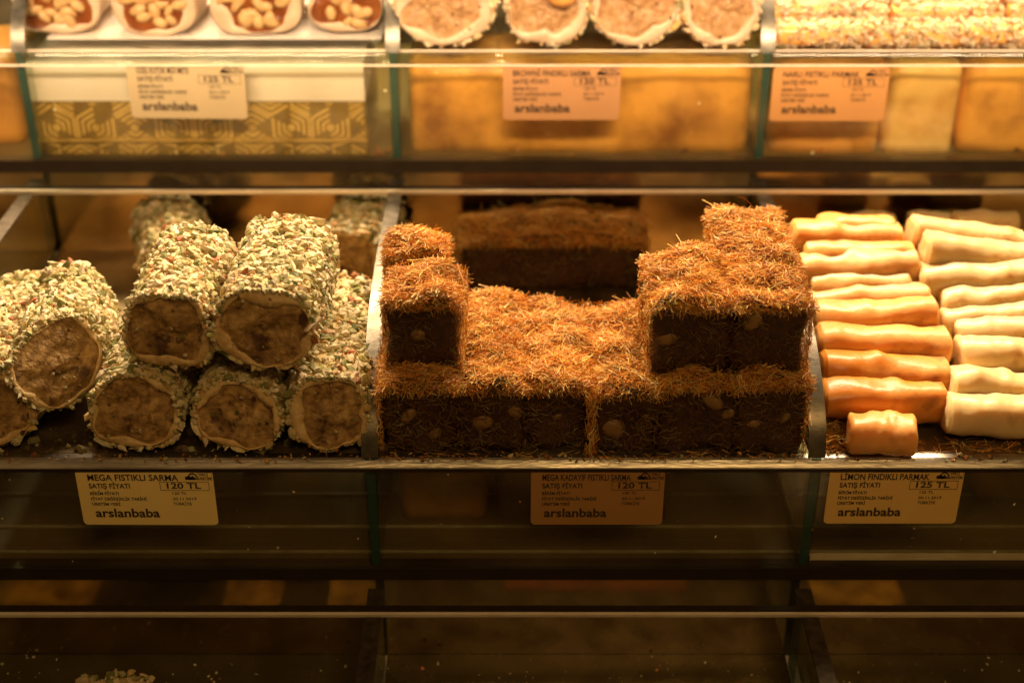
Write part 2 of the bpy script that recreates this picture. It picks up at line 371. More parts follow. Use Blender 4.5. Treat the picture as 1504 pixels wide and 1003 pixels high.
def make_roll(label, group, face, rx, rz, length, yaw=0.0, roll=0.0, pitch=0.0, skew=(0, 0), seed=1, power=2.6, inner=.86, style='pistachio',
              chip_n=3000, chip_s=(.0026, .0020, .0016), fill_mat=None, shell_mat=None, name='nut_roll', cat='sweet roll', bare=0.15, off=(0, 0)):
    T = empty(name, face); T.rotation_euler = (pitch, roll, yaw); tag(T, label, cat, group)
    shell_mat = shell_mat or M['cream']; fill_mat = fill_mat or M['filling']
    NU = 56
    def rad(th, y):
        c, s = math.cos(th), math.sin(th)
        k = (abs(c) ** power + abs(s) ** power) ** (-1 / power)
        k *= 1 + .13 * nz(c * 1.3, y * 18, s * 1.3, 1, seed) + .03 * nz(c * 3, y * 60, s * 3, 1, seed + 3)
        return c * rx * k, s * rz * k
    def y_cut(x, z): return skew[0] * x + skew[1] * z + .0016 * nz(x * 70, z * 70, 0, 1, seed + 9)
    V, F = [], []
    stations = [0.0, .0015, .006, .014] + [length * t for t in (.16, .26, .36, .46, .56, .66, .76, .86, .95, .985, 1.0)]
    for i, y in enumerate(stations):
        sh = 1.0
        if i == 0: sh = .945
        if i == 1: sh = .982
        if i == len(stations) - 1: sh = .80
        if i == len(stations) - 2: sh = .93
        for u in range(NU):
            th = 2 * math.pi * u / NU; x, z = rad(th, y); x *= sh; z *= sh
            f = max(0.0, 1 - y / (length * .8)); V.append((x, y + y_cut(x, z) * f, z))
    for i in range(len(stations) - 1):
        for u in range(NU):
            F.append((i * NU + u, (i + 1) * NU + u, (i + 1) * NU + (u + 1) % NU, i * NU + (u + 1) % NU))
    e = len(V); V.append((0, length + .001, 0)); b0 = (len(stations) - 1) * NU
    for u in range(NU): F.append((b0 + (u + 1) % NU, b0 + u, e))
    # cut ring: from rim inwards, then a step down to the filling
    def kin(th): return min(.935, inner + .02 + .34 * nz(math.cos(th) * 1.1, 0, math.sin(th) * 1.1, 1, seed + 20) + .075 * nz(math.cos(th) * 4, 0, math.sin(th) * 4, 1, seed + 21))
    rings = [(.55, -.0006), (1.0, -.0002), (1.0, .0030)]
    prev = 0
    for ri, (t, dy) in enumerate(rings):
        st = len(V)
        for u in range(NU):
            th = 2 * math.pi * u / NU; x, z = rad(th, 0); k = .945 + (kin(th) - .945) * t
            if ri == 2: k -= .01
            xx, zz = x * k + off[0] * rx * t, z * k + off[1] * rz * t
            V.append((xx, y_cut(xx, zz) + dy + .0014 * nz(xx * 110, zz * 110, ri, 1, seed), zz))
        for u in range(NU): F.append((prev + u, prev + (u + 1) % NU, st + (u + 1) % NU, st + u))
        prev = st
    mesh_py('shell', V, F, shell_mat, T, True)
    # filling: lumpy disc
    NR = 14; V2, F2 = [], []
    for j in range(NR + 1):
        q = j / NR
        for u in range(NU):
            th = 2 * math.pi * u / NU; x, z = rad(th, 0); k = (kin(th) - .004) * q
            xx, zz = x * k + off[0] * rx, z * k + off[1] * rz
            lump = 0.0034 * nz(xx * 95, zz * 95, seed, 1, seed + 5) + .0045 * nz(xx * 45, zz * 45, seed, 1, seed + 6) + .0016 * nz(xx * 260, zz * 260, seed, 1, seed + 8)
            V2.append((xx, y_cut(xx, zz) + .0014 + lump * (1 - q ** 6) , zz))
    for j in range(NR):
        for u in range(NU):
            F2.append((j * NU + u, j * NU + (u + 1) % NU, (j + 1) * NU + (u + 1) % NU, (j + 1) * NU + u))
    fl = mesh_py('filling', V2, F2, fill_mat, T, True)
    if chip_n:
        m = 22; a = rng.uniform(0, 6.283, m); q = np.sqrt(rng.random(m)) * .98; P = np.zeros((m, 3))
        for i in range(m):
            x, z = rad(a[i], 0); P[i] = (x * q[i], 0, z * q[i]); P[i, 1] = y_cut(P[i, 0], P[i, 2]) + .0002
        sz = rng.uniform(.0006, .0019, (m, 1)) * rng.uniform(.6, 1.3, (m, 3))
        fc = pick(PISTACHIO[0] + [(.10, .05, .02), (.30, .18, .07)], PISTACHIO[1] + [14, 90], m)
        Vc, Fc, cc = pebbles(P, np.tile((0, -1., 0), (m, 1)), sz, fc * .8, lift=.1)
        o = mesh_np('face_crumbs', Vc, Fc, M['chips'], fl, cc); o['kind'] = 'stuff'
        m = 90; a = rng.normal(1.57, .75, m); q = rng.uniform(.93, 1.0, m); P = np.zeros((m, 3))   # bits clinging to the cut rim
        for i in range(m):
            x, z = rad(a[i], 0); P[i] = (x * q[i], 0, z * q[i]); P[i, 1] = y_cut(P[i, 0], P[i, 2]) + .0004
        Vc, Fc, cc = pebbles(P, np.tile((0, -.7, .7), (m, 1)), np.array(chip_s)[None] * rng.uniform(.4, 1.1, (m, 1)) * rng.uniform(.7, 1.2, (m, 3)), pick(*PISTACHIO, m) if style == 'pistachio' else pick([(.74, .62, .42), (.66, .50, .28)], [1, 1], m), tilt=.6)
        o = mesh_np('rim_crumbs', Vc, Fc, M['chips'], T, cc); o['kind'] = 'stuff'
        th = rng.uniform(0, 2 * math.pi, int(chip_n * 2.2)); y = rng.uniform(-.0002, 1, int(chip_n * 2.2)) * length
        keep = np.ones(len(th), bool); P = np.zeros((len(th), 3)); Nn = np.zeros((len(th), 3))
        for i in range(len(th)):
            x, z = rad(th[i], y[i]); f = max(0.0, 1 - y[i] / (length * .8))
            P[i] = (x, y[i] + y_cut(x, z) * f, z)
            x2, z2 = rad(th[i] + .03, y[i]); Nn[i] = (z2 - z, 0, -(x2 - x))
            edge_n = nz(math.cos(th[i]) * 2, 0, math.sin(th[i]) * 2, 1, seed + 40)
            if y[i] < .0012 + .012 * max(0, edge_n - .1) and random.random() < .8: keep[i] = False
            if nz(x * 60, y[i] * 60, z * 60, 1, seed + 50) > .38 and random.random() < bare * 4: keep[i] = False
        idx = np.nonzero(keep)[0][:int(chip_n * 1.5)]; P, Nn = P[idx], unit(Nn[idx]); n = len(P)
        g = .50 + 1.35 * rng.random((n, 1)) ** 2
        size = np.array(chip_s)[None] * g * rng.uniform(.75, 1.3, (n, 3))
        fine = rng.random(n) < .30; size[fine] *= .45
        # slivers
        sl = rng.random(n) < .2; size[sl, 0] *= 1.6; size[sl, 1] *= .6
        col = pick(*(PISTACHIO if style == 'pistachio' else ([(.74, .62, .42), (.66, .50, .28), (.5, .45, .2), (.7, .4, .16)], [50, 30, 8, 10])), n)
        Vc, Fc, cc = pebbles(P, Nn, size, col, tilt=.45, lift=.35, jitter=.28)
        o = mesh_np('nut_coating', Vc, Fc, M['chips'], T, cc); o['kind'] = 'stuff'
    return T, fl

G = 'pistachio coated rolls on the middle tier'
ZM = TIER['mid'][1]
def roll_at(px, py, Y, *a, **k):
    p = at_y(px, py, Y); return make_roll(k.pop('label'), G, (p.x, p.y, p.z), *a, **k)
roll_at(-26, 600, .868, .033, .032, .155, label='pistachio roll cut off by the left edge of the picture, dark filling', seed=2, skew=(.3, .1), chip_n=3000)
roll_at(84, 536, .894, .0262, .0320, .102, label='pistachio roll with a slanting cut face, left of the two stacked rolls', seed=3, yaw=.10, skew=(.95, .0), roll=-.42, chip_n=2600, power=2.4)
roll_at(197, 604, .866, .0318, .0305, .150, label='large pistachio roll on the tray floor below the left stacked roll', seed=4, skew=(.15, .05), chip_n=2800, inner=.86, power=2.3)
roll_at(351, 611, .868, .0312, .0255, .140, label='low flattened pistachio roll on the tray floor below the right stacked roll', seed=5, skew=(-.05, .25), chip_n=2600, power=2.5, off=(-.02, -.06))
roll_at(483, 606, .866, .0272, .0292, .160, label='squarish pistachio roll on the tray floor against the divider', seed=6, skew=(.05, .12), chip_n=2800, power=2.9, off=(.05, -.06))
roll_at(246, 488, .872, .0298, .0312, .112, label='left one of the two pistachio rolls stacked on top', seed=7, skew=(.1, -.1), yaw=-.02, chip_n=2800, power=2.3, inner=.86, off=(-.03, .03))
roll_at(388, 484, .870, .0342, .0312, .122, label='right one of the two pistachio rolls stacked on top', seed=8, skew=(.02, .05), yaw=-.03, chip_n=3200, power=2.4, inner=.84, off=(.0, -.06))
def back_roll(px, py, Y, lab, sd, yaw):
    p = at_y(px, py, Y)
    make_roll(lab, G, (p.x, p.y, ZM + .033), .031, .031, .085, yaw=yaw, seed=sd, chip_n=1500)
back_roll(262, 340, 1.105, 'blurred pistachio roll in the shade at the back left of the stack', 11, .35)
back_roll(505, 340, 1.11, 'blurred pistachio roll in the shade at the back beside the divider', 12, -.2)

# ------------------------------------------------------------------ shredded pastry bars
STRANDC = ([(.82, .39, .068), (.90, .51, .14), (.62, .23, .035), (.34, .10, .015), (.95, .70, .29)], [32, 30, 16, 8, 18])
def make_bar(label, x0, x1, y0, y1, z0, z1, seed, n, yaw=0.0, nuts=(), front_n=300, dome=.006, corners=(1, 1), group='shredded pastry bars in the middle tray'):
    cx, cy = (x0 + x1) / 2, (y0 + y1) / 2
    T = empty('pastry_bar', (cx, cy, z0)); T.rotation_euler = (0, 0, yaw); tag(T, label, 'pastry bar', group)
    hx, hy, h = (x1 - x0) / 2, (y1 - y0) / 2, z1 - z0
    def surf(x, y, z, face):
        """noisy rounded box surface"""
        k = .0068 * nz(x * 40, y * 40, z * 40, 1, seed) + .0016 * nz(x * 140, y * 140, z * 140, 1, seed + 2)
        return k
    # core: subdivided rounded box
    nx, ny, nzv = 10, max(8, int(hy * 2 / .006)), 8
    V, F = [], []; idx = {}
    def vid(i, j, k):
        if (i, j, k) not in idx:
            X, Y, Z = -hx + 2 * hx * i / nx, -hy + 2 * hy * j / ny, h * k / nzv
            r = .0070
            ix, iy, iz = min(max(X, -hx + r), hx - r), min(max(Y, -hy + r), hy - r), min(max(Z, .001), h - r)
            d = Vector((X - ix, Y - iy, Z - iz))
            if d.length > 1e-6: d = d.normalized(); q = Vector((ix, iy, iz)) + d * r
            else: q = Vector((X, Y, Z))
            dn = d if d.length > 1e-6 else Vector((0, 0, 0))
            if k == 0: q.z = 0.0005
            q += dn * (surf(q.x, q.y, q.z, 0) - .001)
            q.z += dome * (1 - (X / hx) ** 2) * (k / nzv)
            idx[(i, j, k)] = len(V); V.append(q)
        return idx[(i, j, k)]
    for i in range(nx):
        for j in range(ny):
            F.append((vid(i, j, nzv), vid(i + 1, j, nzv), vid(i + 1, j + 1, nzv), vid(i, j + 1, nzv)))
            F.append((vid(i, j, 0), vid(i, j + 1, 0), vid(i + 1, j + 1, 0), vid(i + 1, j, 0)))
    for i in range(nx):
        for k in range(nzv):
            F.append((vid(i, 0, k), vid(i + 1, 0, k), vid(i + 1, 0, k + 1), vid(i, 0, k + 1)))
            F.append((vid(i, ny, k), vid(i, ny, k + 1), vid(i + 1, ny, k + 1), vid(i + 1, ny, k)))
    for j in range(ny):
        for k in range(nzv):
            F.append((vid(0, j, k), vid(0, j, k + 1), vid(0, j + 1, k + 1), vid(0, j + 1, k)))
            F.append((vid(nx, j, k), vid(nx, j + 1, k), vid(nx, j + 1, k + 1), vid(nx, j, k + 1)))
    mesh_py('core', V, F, M['core'], T, True)
    # strands
    Ps, Ds, Ns, Ls, Rs, Cs = [], [], [], [], [], []
    def add(P, N, D, L, R, cset=STRANDC, dark=1.0):
        m = len(P); Ps.append(P); Ns.append(N); Ds.append(D); Ls.append(L); Rs.append(R); Cs.append(pick(*cset, m, .16) * dark * np.array([.98 + .45 * nz(p[0] * 34, p[1] * 34, p[2] * 34, 1, seed + 70) for p in P]).clip(.62, 1.12)[:, None] ** np.array([[.7, 1.0, 1.2]]))
    nt = int(n * 1.55)
    x = rng.uniform(-1, 1, nt) * (hx + .001); y = rng.uniform(-1, 1, nt) * (hy + .001)
    zz = np.array([h + dome * (1 - (a / hx) ** 2) + surf(a, b, h, 0) * 1.4 for a, b in zip(x, y)])
    edge = np.maximum(np.abs(x) / hx, np.abs(y) / hy); zz -= .006 * np.clip((edge - .86) / .14, 0, 1) ** 2
    zz += rng.uniform(-.0008, .0022, nt)
    a = rng.uniform(0, 2 * math.pi, nt)
    add(np.stack([x, y, zz], 1), np.tile((0, 0, 1.), (nt, 1)), np.stack([np.cos(a), np.sin(a) * .9, rng.normal(0, .11, nt)], 1),
        rng.uniform(.006, .016, nt), rng.uniform(.00017, .00044, nt))
    for sgn in (-1, 1):                      # long sides
        m = int(n * .42 * h / max(hx * 2, .02))
        y = rng.uniform(-1, 1, m) * hy; z = rng.uniform(0.02, 1, m) * h; a = rng.uniform(0, 2 * math.pi, m)
        if not corners[0 if sgn < 0 else 1]: y = -hy + .012 + (y + hy) * (2 * hy - .012) / (2 * hy)
        add(np.stack([np.full(m, sgn * (hx + .0005)) + sgn * rng.uniform(-.001, .0022, m), y, z], 1), np.tile((sgn * 1., 0, 0), (m, 1)),
            np.stack([rng.normal(0, .2, m), np.cos(a), np.sin(a)], 1), rng.uniform(.005, .013, m), rng.uniform(.00022, .00045, m))
    m = int(front_n * 1.2)                   # back end
    x = rng.uniform(-1, 1, m) * hx; z = rng.uniform(0.02, 1, m) * h; a = rng.uniform(0, 2 * math.pi, m)
    add(np.stack([x, np.full(m, hy + .001), z], 1), np.tile((0, 1., 0), (m, 1)), np.stack([np.cos(a), rng.normal(0, .2, m), np.sin(a)], 1), rng.uniform(.005, .012, m), rng.uniform(.0002, .0004, m))
    m = front_n                              # cut front: few, short; the unlit side's shade darkens their colour
    x = rng.uniform(-1, 1, m) * hx; z = rng.uniform(0.02, 1, m) * h; a = rng.uniform(0, 2 * math.pi, m)
    add(np.stack([x, -hy - .0004 - rng.uniform(-.0005, .0012, m), z], 1), np.tile((0, -1., 0), (m, 1)), np.stack([np.cos(a), rng.normal(0, .12, m), np.sin(a)], 1), rng.uniform(.004, .011, m), rng.uniform(.0002, .0004, m), dark=.24)
    m = int(hx * 2 * 5600)                   # fringe over the front upper edge
    x = rng.uniform(-1, 1, m) * hx
    add(np.stack([x, -hy - rng.uniform(-.003, .0025, m), h + .001 - rng.uniform(0, .006, m)], 1), np.tile((0, -.7, .7), (m, 1)),
        np.stack([rng.normal(0, .6, m), -rng.uniform(.1, .8, m), -rng.uniform(-.25, .9, m)], 1), rng.uniform(.005, .013, m), rng.uniform(.00022, .00045, m))
    for sgn, cn in zip((-1, 1), corners):    # fringe down the front corners
        if not cn: continue
        m = 45; z = rng.uniform(0, 1, m) * h
        add(np.stack([sgn * (hx + rng.uniform(-.001, .0015, m)), -hy + rng.uniform(-.002, .003, m), z], 1), np.tile((sgn * .7, -.7, 0.), (m, 1)),
            np.stack([sgn * rng.uniform(0, .6, m), -rng.uniform(-.3, .6, m), rng.normal(0, .8, m)], 1), rng.uniform(.004, .010, m), rng.uniform(.0002, .0004, m))
    m = int(n * .02)                         # long stray threads
    x = rng.uniform(-1, 1, m) * hx; y = rng.uniform(-1, 1, m) * hy; a = rng.uniform(0, 2 * math.pi, m)
    add(np.stack([x, y, h + dome * (1 - (x / hx) ** 2) + rng.uniform(.0005, .003, m)], 1), np.tile((0, 0, 1.), (m, 1)), np.stack([np.cos(a), np.sin(a), rng.normal(.1, .25, m)], 1),
        rng.uniform(.014, .026, m), rng.uniform(.0002, .0004, m))
    V, F, cc = strands(np.concatenate(Ps), np.concatenate(Ds), np.concatenate(Ns), np.concatenate(Ls), np.concatenate(Rs), np.concatenate(Cs))
    V[:, 2] = np.maximum(V[:, 2], .0002)
    o = mesh_np('pastry_strands', V, F, M['strand'], T, cc); o['kind'] = 'stuff'
    for q, (u, v, s) in enumerate(nuts):
        nut(T, ((u * 2 - 1) * hx, -hy + .0016, v * h), (s, s * .5, s * random.uniform(.6, .9)), random.uniform(-1, 1), M['nut_dim'], 0, seed + q)
    return T
BZ = .0570
bx = [-.0955, -.0410, .0090, .0580, .1065, .1645, .2145]
blabels = ['shredded pastry bar in the bottom layer against the left divider', 'second bottom shredded pastry bar from the left divider',
           'bottom shredded pastry bar just left of the hanging fringe', 'bottom shredded pastry bar just right of the hanging fringe',
           'second bottom shredded pastry bar from the right divider', 'shredded pastry bar in the bottom layer against the right divider']
bnuts = [[(.36, .55, .0075), (.7, .28, .006)], [(.42, .45, .0085), (.86, .62, .007)], [(.5, .5, .004)], [(.3, .38, .0095), (.8, .6, .004)],
         [(.66, .74, .0095), (.86, .55, .0055)], [(.25, .42, .0075), (.7, .5, .005)]]
for i in range(6):
    make_bar(blabels[i], bx[i] + (-.001, -.002, -.002, .0025, -.002, -.002)[i], bx[i + 1] + (.001, .001, -.001, .001, .001, -.0006)[i], .866 + (.000, .001, .006, .001, .003, .000)[i], 1.000 + random.uniform(-.006, .010), ZM, ZM + BZ + (.001, .000, -.003, -.004, .000, .003)[i], 20 + i, 3300, nuts=bnuts[i], yaw=(.012, -.01, .015, -.012, .01, -.008)[i], corners=((1, 0), (0, 0), (0, 1), (1, 0), (0, 0), (0, 1))[i])
Z2 = ZM + BZ + .0045
make_bar('short shredded pastry bar lying on the left end of the bottom layer', -.0900, -.0365, .884, .938, Z2, Z2 + .055, 30, 1500, nuts=[(.45, .5, .006), (.7, .3, .007)], yaw=-.05)
make_bar('small shredded pastry bar behind the short upper one, by the left divider', -.0950, -.0500, .956, .992, Z2, Z2 + .056, 31, 1000)
make_bar('upper shredded pastry bar on the right, the shorter and left one', .0990, .1570, .879, .962, Z2, Z2 + .055, 32, 2300, nuts=[(.2, .5, .008)], corners=(1, 0))
make_bar('long upper shredded pastry bar right beside the right divider', .1565, .2115, .877, 1.035, Z2, Z2 + .056, 33, 3600, nuts=[(.25, .75, .008)], corners=(0, 1))
make_bar('dark shredded pastry bar lying crosswise in the shade at the back', -.046, .118, 1.124, 1.186, ZM, ZM + .048, 34, 3800, front_n=800)

# ------------------------------------------------------------------ finger sweets
def make_finger(label, group, p0, p1, r, mat, seed, name='finger_sweet', cat='finger sweet', flat=.9):
    p0, p1 = Vector(p0), Vector(p1); ax = p1 - p0; L = ax.length
    T = empty(name, (p0 + p1) / 2); tag(T, label, cat, group)
    ax.normalize(); up = Vector((0, 0, 1)); side = ax.cross(up).normalized(); upv = side.cross(ax)
    NU, NS = 26, 40; V, F = [], []
    rs = random.Random(seed); bumps = [(rs.uniform(.08, .92), rs.uniform(0, 6.283), rs.uniform(.06, .16)) for _ in range(4)]
    for i in range(NS + 1):
        t = i / NS; y = (t - .5) * L
        e = min(t, 1 - t) * L
        k = 1.0 if e > .0035 else math.sqrt(max(0, 1 - (1 - e / .0035) ** 2)) * .22 + .78
        bx_, bz_ = .0022 * nz(t * 2.4, 0, 0, 1, seed), .0028 * nz(t * 2.6, 5, 0, 1, seed)
        for u in range(NU):
            th = 2 * math.pi * u / NU; c, s = math.cos(th), math.sin(th)
            q = (abs(c) ** 2.5 + abs(s) ** 2.5) ** (-1 / 2.5)
            rr = r * q * k * (1 + .13 * nz(c * .9, t * 4, s * .9, 1, seed) + .045 * nz(c * 2, t * 11, s * 2, 1, seed + 4))
            for (bt_, ba, bh) in bumps:
                da = (th - ba + math.pi) % (2 * math.pi) - math.pi
                rr *= 1 + bh * math.exp(-((t - bt_) * L / .0065) ** 2 - (da / .55) ** 2)
            rr *= 1 + .012 * nz(c * 5, t * 30, s * 4, 1, seed + 8)
            V.append(ax * (y + .0012 * nz(c * 1.5, s * 1.5, t, 1, seed)) + side * (rr * c + bx_) + upv * (rr * s * flat + bz_))
    for i in range(NS):
        for u in range(NU):
            F.append((i * NU + u, i * NU + (u + 1) % NU, (i + 1) * NU + (u + 1) % NU, (i + 1) * NU + u))
    for i, sg in ((0, -1), (NS, 1)):
        # slightly dished cut end
        st = len(V)
        for u in range(NU):
            v = V[i * NU + u]; V.append(v * .0 + (v - ax * v.dot(ax)) * .45 + ax * (v.dot(ax) + sg * .0005 + sg * .001 * nz(u, seed, 0)))
        c0 = len(V); V.append(ax * (sg * (L / 2 + .0006)))
        for u in range(NU):
            a, b, c_, d = i * NU + u, i * NU + (u + 1) % NU, st + (u + 1) % NU, st + u
            F.append((a, d, c_, b) if sg > 0 else (a, b, c_, d)); F.append((d, c0, c_) if sg > 0 else (c_, c0, d))
    mesh_py('paste', V, F, mat, T, True).data.set_sharp_from_angle(angle=.75)
    return T
def heap_y(py): return .886 + (618 - py) / (618 - 345) * .185
def finger_px(label, group, a, b, t, mat, seed, dy=0.0, **k):
    ym = (a[1] + b[1]) / 2; Y = heap_y(ym) + dy
    yaw = -(b[1] - a[1]) / (b[0] - a[0] + 1e-6)
    p0 = at_y(*a, Y); p1 = at_y(*b, Y)
    dz = (p1.z - p0.z)                        # half of the slope seen is turn, half is tilt
    p0.y -= 0; r = t / 2 / FPX * 1.52 * (p0.y / .93)
    p0.z = max(p0.z, ZM + r * .98); p1.z = max(p1.z, ZM + r * .98)
    return make_finger(label, group, p0, p1, r, mat, seed, **k)
GO, GP = 'orange finger sweets in the right tray', 'pale finger sweets in the right tray'
OR = [((1200, 336), (1312, 338), 30, 'dim orange finger sweet hidden behind the rearmost row'),
      ((1160, 348), (1322, 352), 38, 'rearmost orange finger sweet with a glossy highlight'),
      ((1178, 377), (1340, 380), 36, 'second orange finger sweet from the back, partly covered'),
      ((1172, 402), (1347, 390), 42, 'third orange finger sweet from the back, tilted'),
      ((1188, 425), (1336, 416), 32, 'thin orange finger sweet in the middle of the heap'),
      ((1184, 446), (1362, 437), 34, 'pale topped orange finger sweet fifth from the back'),
      ((1188, 473), (1374, 464), 44, 'orange finger sweet with hazelnut bumps showing through'),
      ((1197, 508), (1390, 512), 48, 'fourth orange finger sweet from the front tray edge, counting the stub'),
      ((1203, 545), (1388, 558), 50, 'deep orange finger sweet third from the front'),
      ((1204, 585), (1384, 592), 46, 'orange finger sweet directly behind the short stub')]
for i, (a, b, t, l) in enumerate(OR): finger_px(l, GO, a, b, t, M[('orange', 'orange', 'orange', 'peach', 'peach', 'peach', 'orange', 'orange', 'orange_deep', 'orange_deep')[i]], 60 + i)
p0, p1 = at_y(1249, 610, .872), at_y(1347, 617, .868); p0.z = p1.z = ZM + .0145
make_finger('short thick orange stub lying alone in front of the finger sweets', GO, p0, p1, .0152, M['orange'], 75, flat=.95)
PA = [((1336, 340), (1500, 362), 36, 'rearmost pale finger sweet, in half shade'),
      ((1350, 368), (1530, 392), 46, 'second pale finger sweet from the back, long and smooth'),
      ((1346, 411), (1530, 414), 44, 'third pale finger sweet from the back'),
      ((1378, 446), (1530, 438), 38, 'fourth pale finger sweet from the back'),
      ((1380, 474), (1530, 466), 36, 'fifth pale finger sweet from the back'),
      ((1400, 494), (1535, 492), 40, 'pale finger sweet with a brown nut patch, sixth from the back'),
      ((1404, 524), (1540, 524), 46, 'pale finger sweet with a crumbly end, third from the front'),
      ((1390, 566), (1545, 582), 46, 'pale finger sweet with a dark nut in its end, second from the front'),
      ((1386, 606), (1545, 616), 48, 'frontmost pale finger sweet with a white sugary streak')]
for i, (a, b, t, l) in enumerate(PA):
    f = finger_px(l, GP, a, b, t, M['pale'], 80 + i)
    if i == 7:
        ch = f.children[0].data.vertices; q = min((v.co for v in ch), key=lambda c: c.x)
        nut(f, (q.x + .010, q.y - .0075, q.z + .001), (.006, .004, .0045), .4, M['core'], 0, 3)
for k, (xa_, xb_, Yb, zz, lab) in enumerate(((1240, 1318, 1.150, .050, 'short pale finger sweet in the shade behind the orange ones'), (1338, 1400, 1.165, .044, 'dim blurred finger sweet in the back corner, left one'), (1404, 1500, 1.150, .052, 'dim blurred finger sweet in the back corner, right one'))):
    q0, q1 = at_y(xa_, 300, Yb), at_y(xb_, 300, Yb); q0.z = ZM + zz; q1.z = ZM + zz
    make_finger(lab, GP, q0, q1, .0125, M['pale'], 140 + k)
    q0, q1 = q0.copy(), q1.copy(); q0.z = q1.z = ZM + zz - .0235
    make_finger('finger sweet buried in the lower layers of the heap', 'buried finger sweets', q0, q1, .0125, M['pale'], 145 + k)
# the layers that carry the heap
for k, (py, dz) in enumerate(((470, 1), (430, 1), (390, 1), (350, 1), (420, 2), (370, 2))):
    for (xa, xb, mat, g) in ((1190, 1345, M['orange'], GO), (1378, 1520, M['pale'], GP)):
        Y = heap_y(py) + .004; p0, p1 = at_y(xa, py, Y), at_y(xb, py, Y)
        z = p0.z - .023 * dz
        if z < ZM + .011: z = ZM + .0115
        p0.z = p1.z = z
        make_finger('finger sweet buried in the lower layers of the heap', 'buried finger sweets', p0, p1, .0112, mat, 100 + k)

# ------------------------------------------------------------------ upper tier sweets
YU, ZU = TIER['upper']
GUL, GUM, GUR = 'nut filled jelly rolls on the upper tier', 'cream coloured rolls on the upper tier', 'grain coated bars on the upper tier'
UL = [(86, .0385, 'white rimmed nut filled roll at the left end of the upper tier'), (232, .0385, 'second white rimmed nut filled roll from the left on the upper tier'),
      (378, .0410, 'third white rimmed nut filled roll from the left on the upper tier'), (508, .0330, 'red brown jelly roll beside the upper left divider')]
for i, (px, r, lab) in enumerate(UL):
    c = at_y(px, 46, YU + .044)
    T, fl = make_roll(lab, GUL, (c.x, YU + .044, ZU + r + .003), r, r, .11, seed=120 + i, power=3.4, inner=.80 if i < 3 else .90, style='x', chip_n=0,
                      fill_mat=M['gel'], shell_mat=M['white_shell'], name='jelly_roll', cat='jelly roll')
    spots = [(-.45, -.35), (-.1, -.5), (.3, -.42), (-.5, .05), (0, -.08), (.42, -.05), (-.2, .3), (.25, .35), (.5, .4), (-.5, .45), (.12, -.28), (-.28, -.12), (.58, -.3), (-.62, -.18), (.02, -.66), (-.3, -.62), (.36, -.64), (.2, .1), (-.05, .12), (.62, .15)]
    for q, (u, v) in enumerate(spots):
        if i == 3 and q % 2: continue
        s = random.uniform(.0055, .0095)
        nut(T, (u * r * .95 + random.uniform(-.003, .003), -.0002 + random.uniform(-.001, .001), v * r * .95 + random.uniform(-.003, .003)), (s, s * .55, s * random.uniform(.55, .8)), random.uniform(0, 3.1), M['nut'], random.choice((0, 0, .5)), 130 + q)
sheet = box('paper_sheet', at_y(45, 55, YU).x, at_y(553, 55, YU).x, YU + .040, YU + .17, ZU + .0006, ZU + .0016, M['white_paper'])
tag(sheet, 'white paper sheet under the nut filled rolls on the upper tier', 'paper sheet')
UM = [(650, .0425, .0345, 'broad cream roll next to the upper left divider'), (803, .0345, .0350, 'cream roll with an orange ball resting on it, upper tier'),
      (934, .0390, .0350, 'third cream roll from the left in the upper middle tray'), (1059, .0330, .0330, 'cream roll next to the upper right divider')]
for i, (px, rx, rz, lab) in enumerate(UM):
    c = at_y(px, 30, YU + .016)
    make_roll(lab, GUM, (c.x, YU + .016, ZU + rz + .002), rx, rz, .13, seed=150 + i, power=2.3, inner=.76, style='cream', chip_n=1300,
              chip_s=(.0028, .0022, .0014), fill_mat=M['filling_pale'], shell_mat=M['white_shell'], name='cream_roll', cat='cream roll')
c = at_y(826, -14, YU + .006)
bt = empty('orange_ball', c); tag(bt, 'smooth orange ball on the second cream roll at the top edge', 'sweet ball')  # taken for an orange-lit bulb edge; modelled as a plain ball
nut(bt, (0, 0, 0), (.0150, .0185, .0148), 0, M['orange'], 0, 5).name = 'ball'
# grain coated bars: three columns, rising rows
k = 0
rows = ['front', 'second', 'third', 'fourth']; colsn = ['left', 'middle', 'right']
for ci, (xa, xb) in enumerate(((1138, 1304), (1313, 1479), (1486, 1640))):
    for ri in range(4):
        Y = YU + .022 + ri * .0235; z = ZU + .0118 + ri * .0105
        xa3, xb3 = at_y(xa + random.uniform(-4, 4), 55, YU + .02).x, at_y(xb + random.uniform(-4, 4), 55, YU + .02).x
        lab = f'{rows[ri]} row grain coated bar in the {colsn[ci]} column of the upper right tray'
        r = .0112
        T = make_finger(lab, GUR, (xa3, Y, z), (xb3, Y + random.uniform(-.003, .003), z + random.uniform(-.001, .001)), r, M['orange'], 170 + k, name='grain_bar', cat='coated bar'); k += 1
        n = 620; L = xb3 - xa3
        th = rng.uniform(0, 2 * math.pi, n); x = rng.uniform(-.5, .5, n) * L
        Nn = np.stack([np.zeros(n), np.cos(th), np.sin(th)], 1); rr = r * (1.02 + .05 * rng.normal(0, 1, n))
        P = np.stack([x, np.cos(th) * rr, np.sin(th) * rr * .95], 1)
        s = rng.uniform(.0012, .0022, (n, 1)) * np.ones((1, 3)) * rng.uniform(.8, 1.2, (n, 3))
        V, F, cc = pebbles(P, Nn, s * 1.15, pick([(.56, .44, .29), (.48, .33, .19), (.34, .13, .05), (.24, .20, .09)], [55, 25, 12, 8], n), jitter=.3)
        o = mesh_np('grain_coating', V, F, M['grain'], T, cc); o['kind'] = 'stuff'
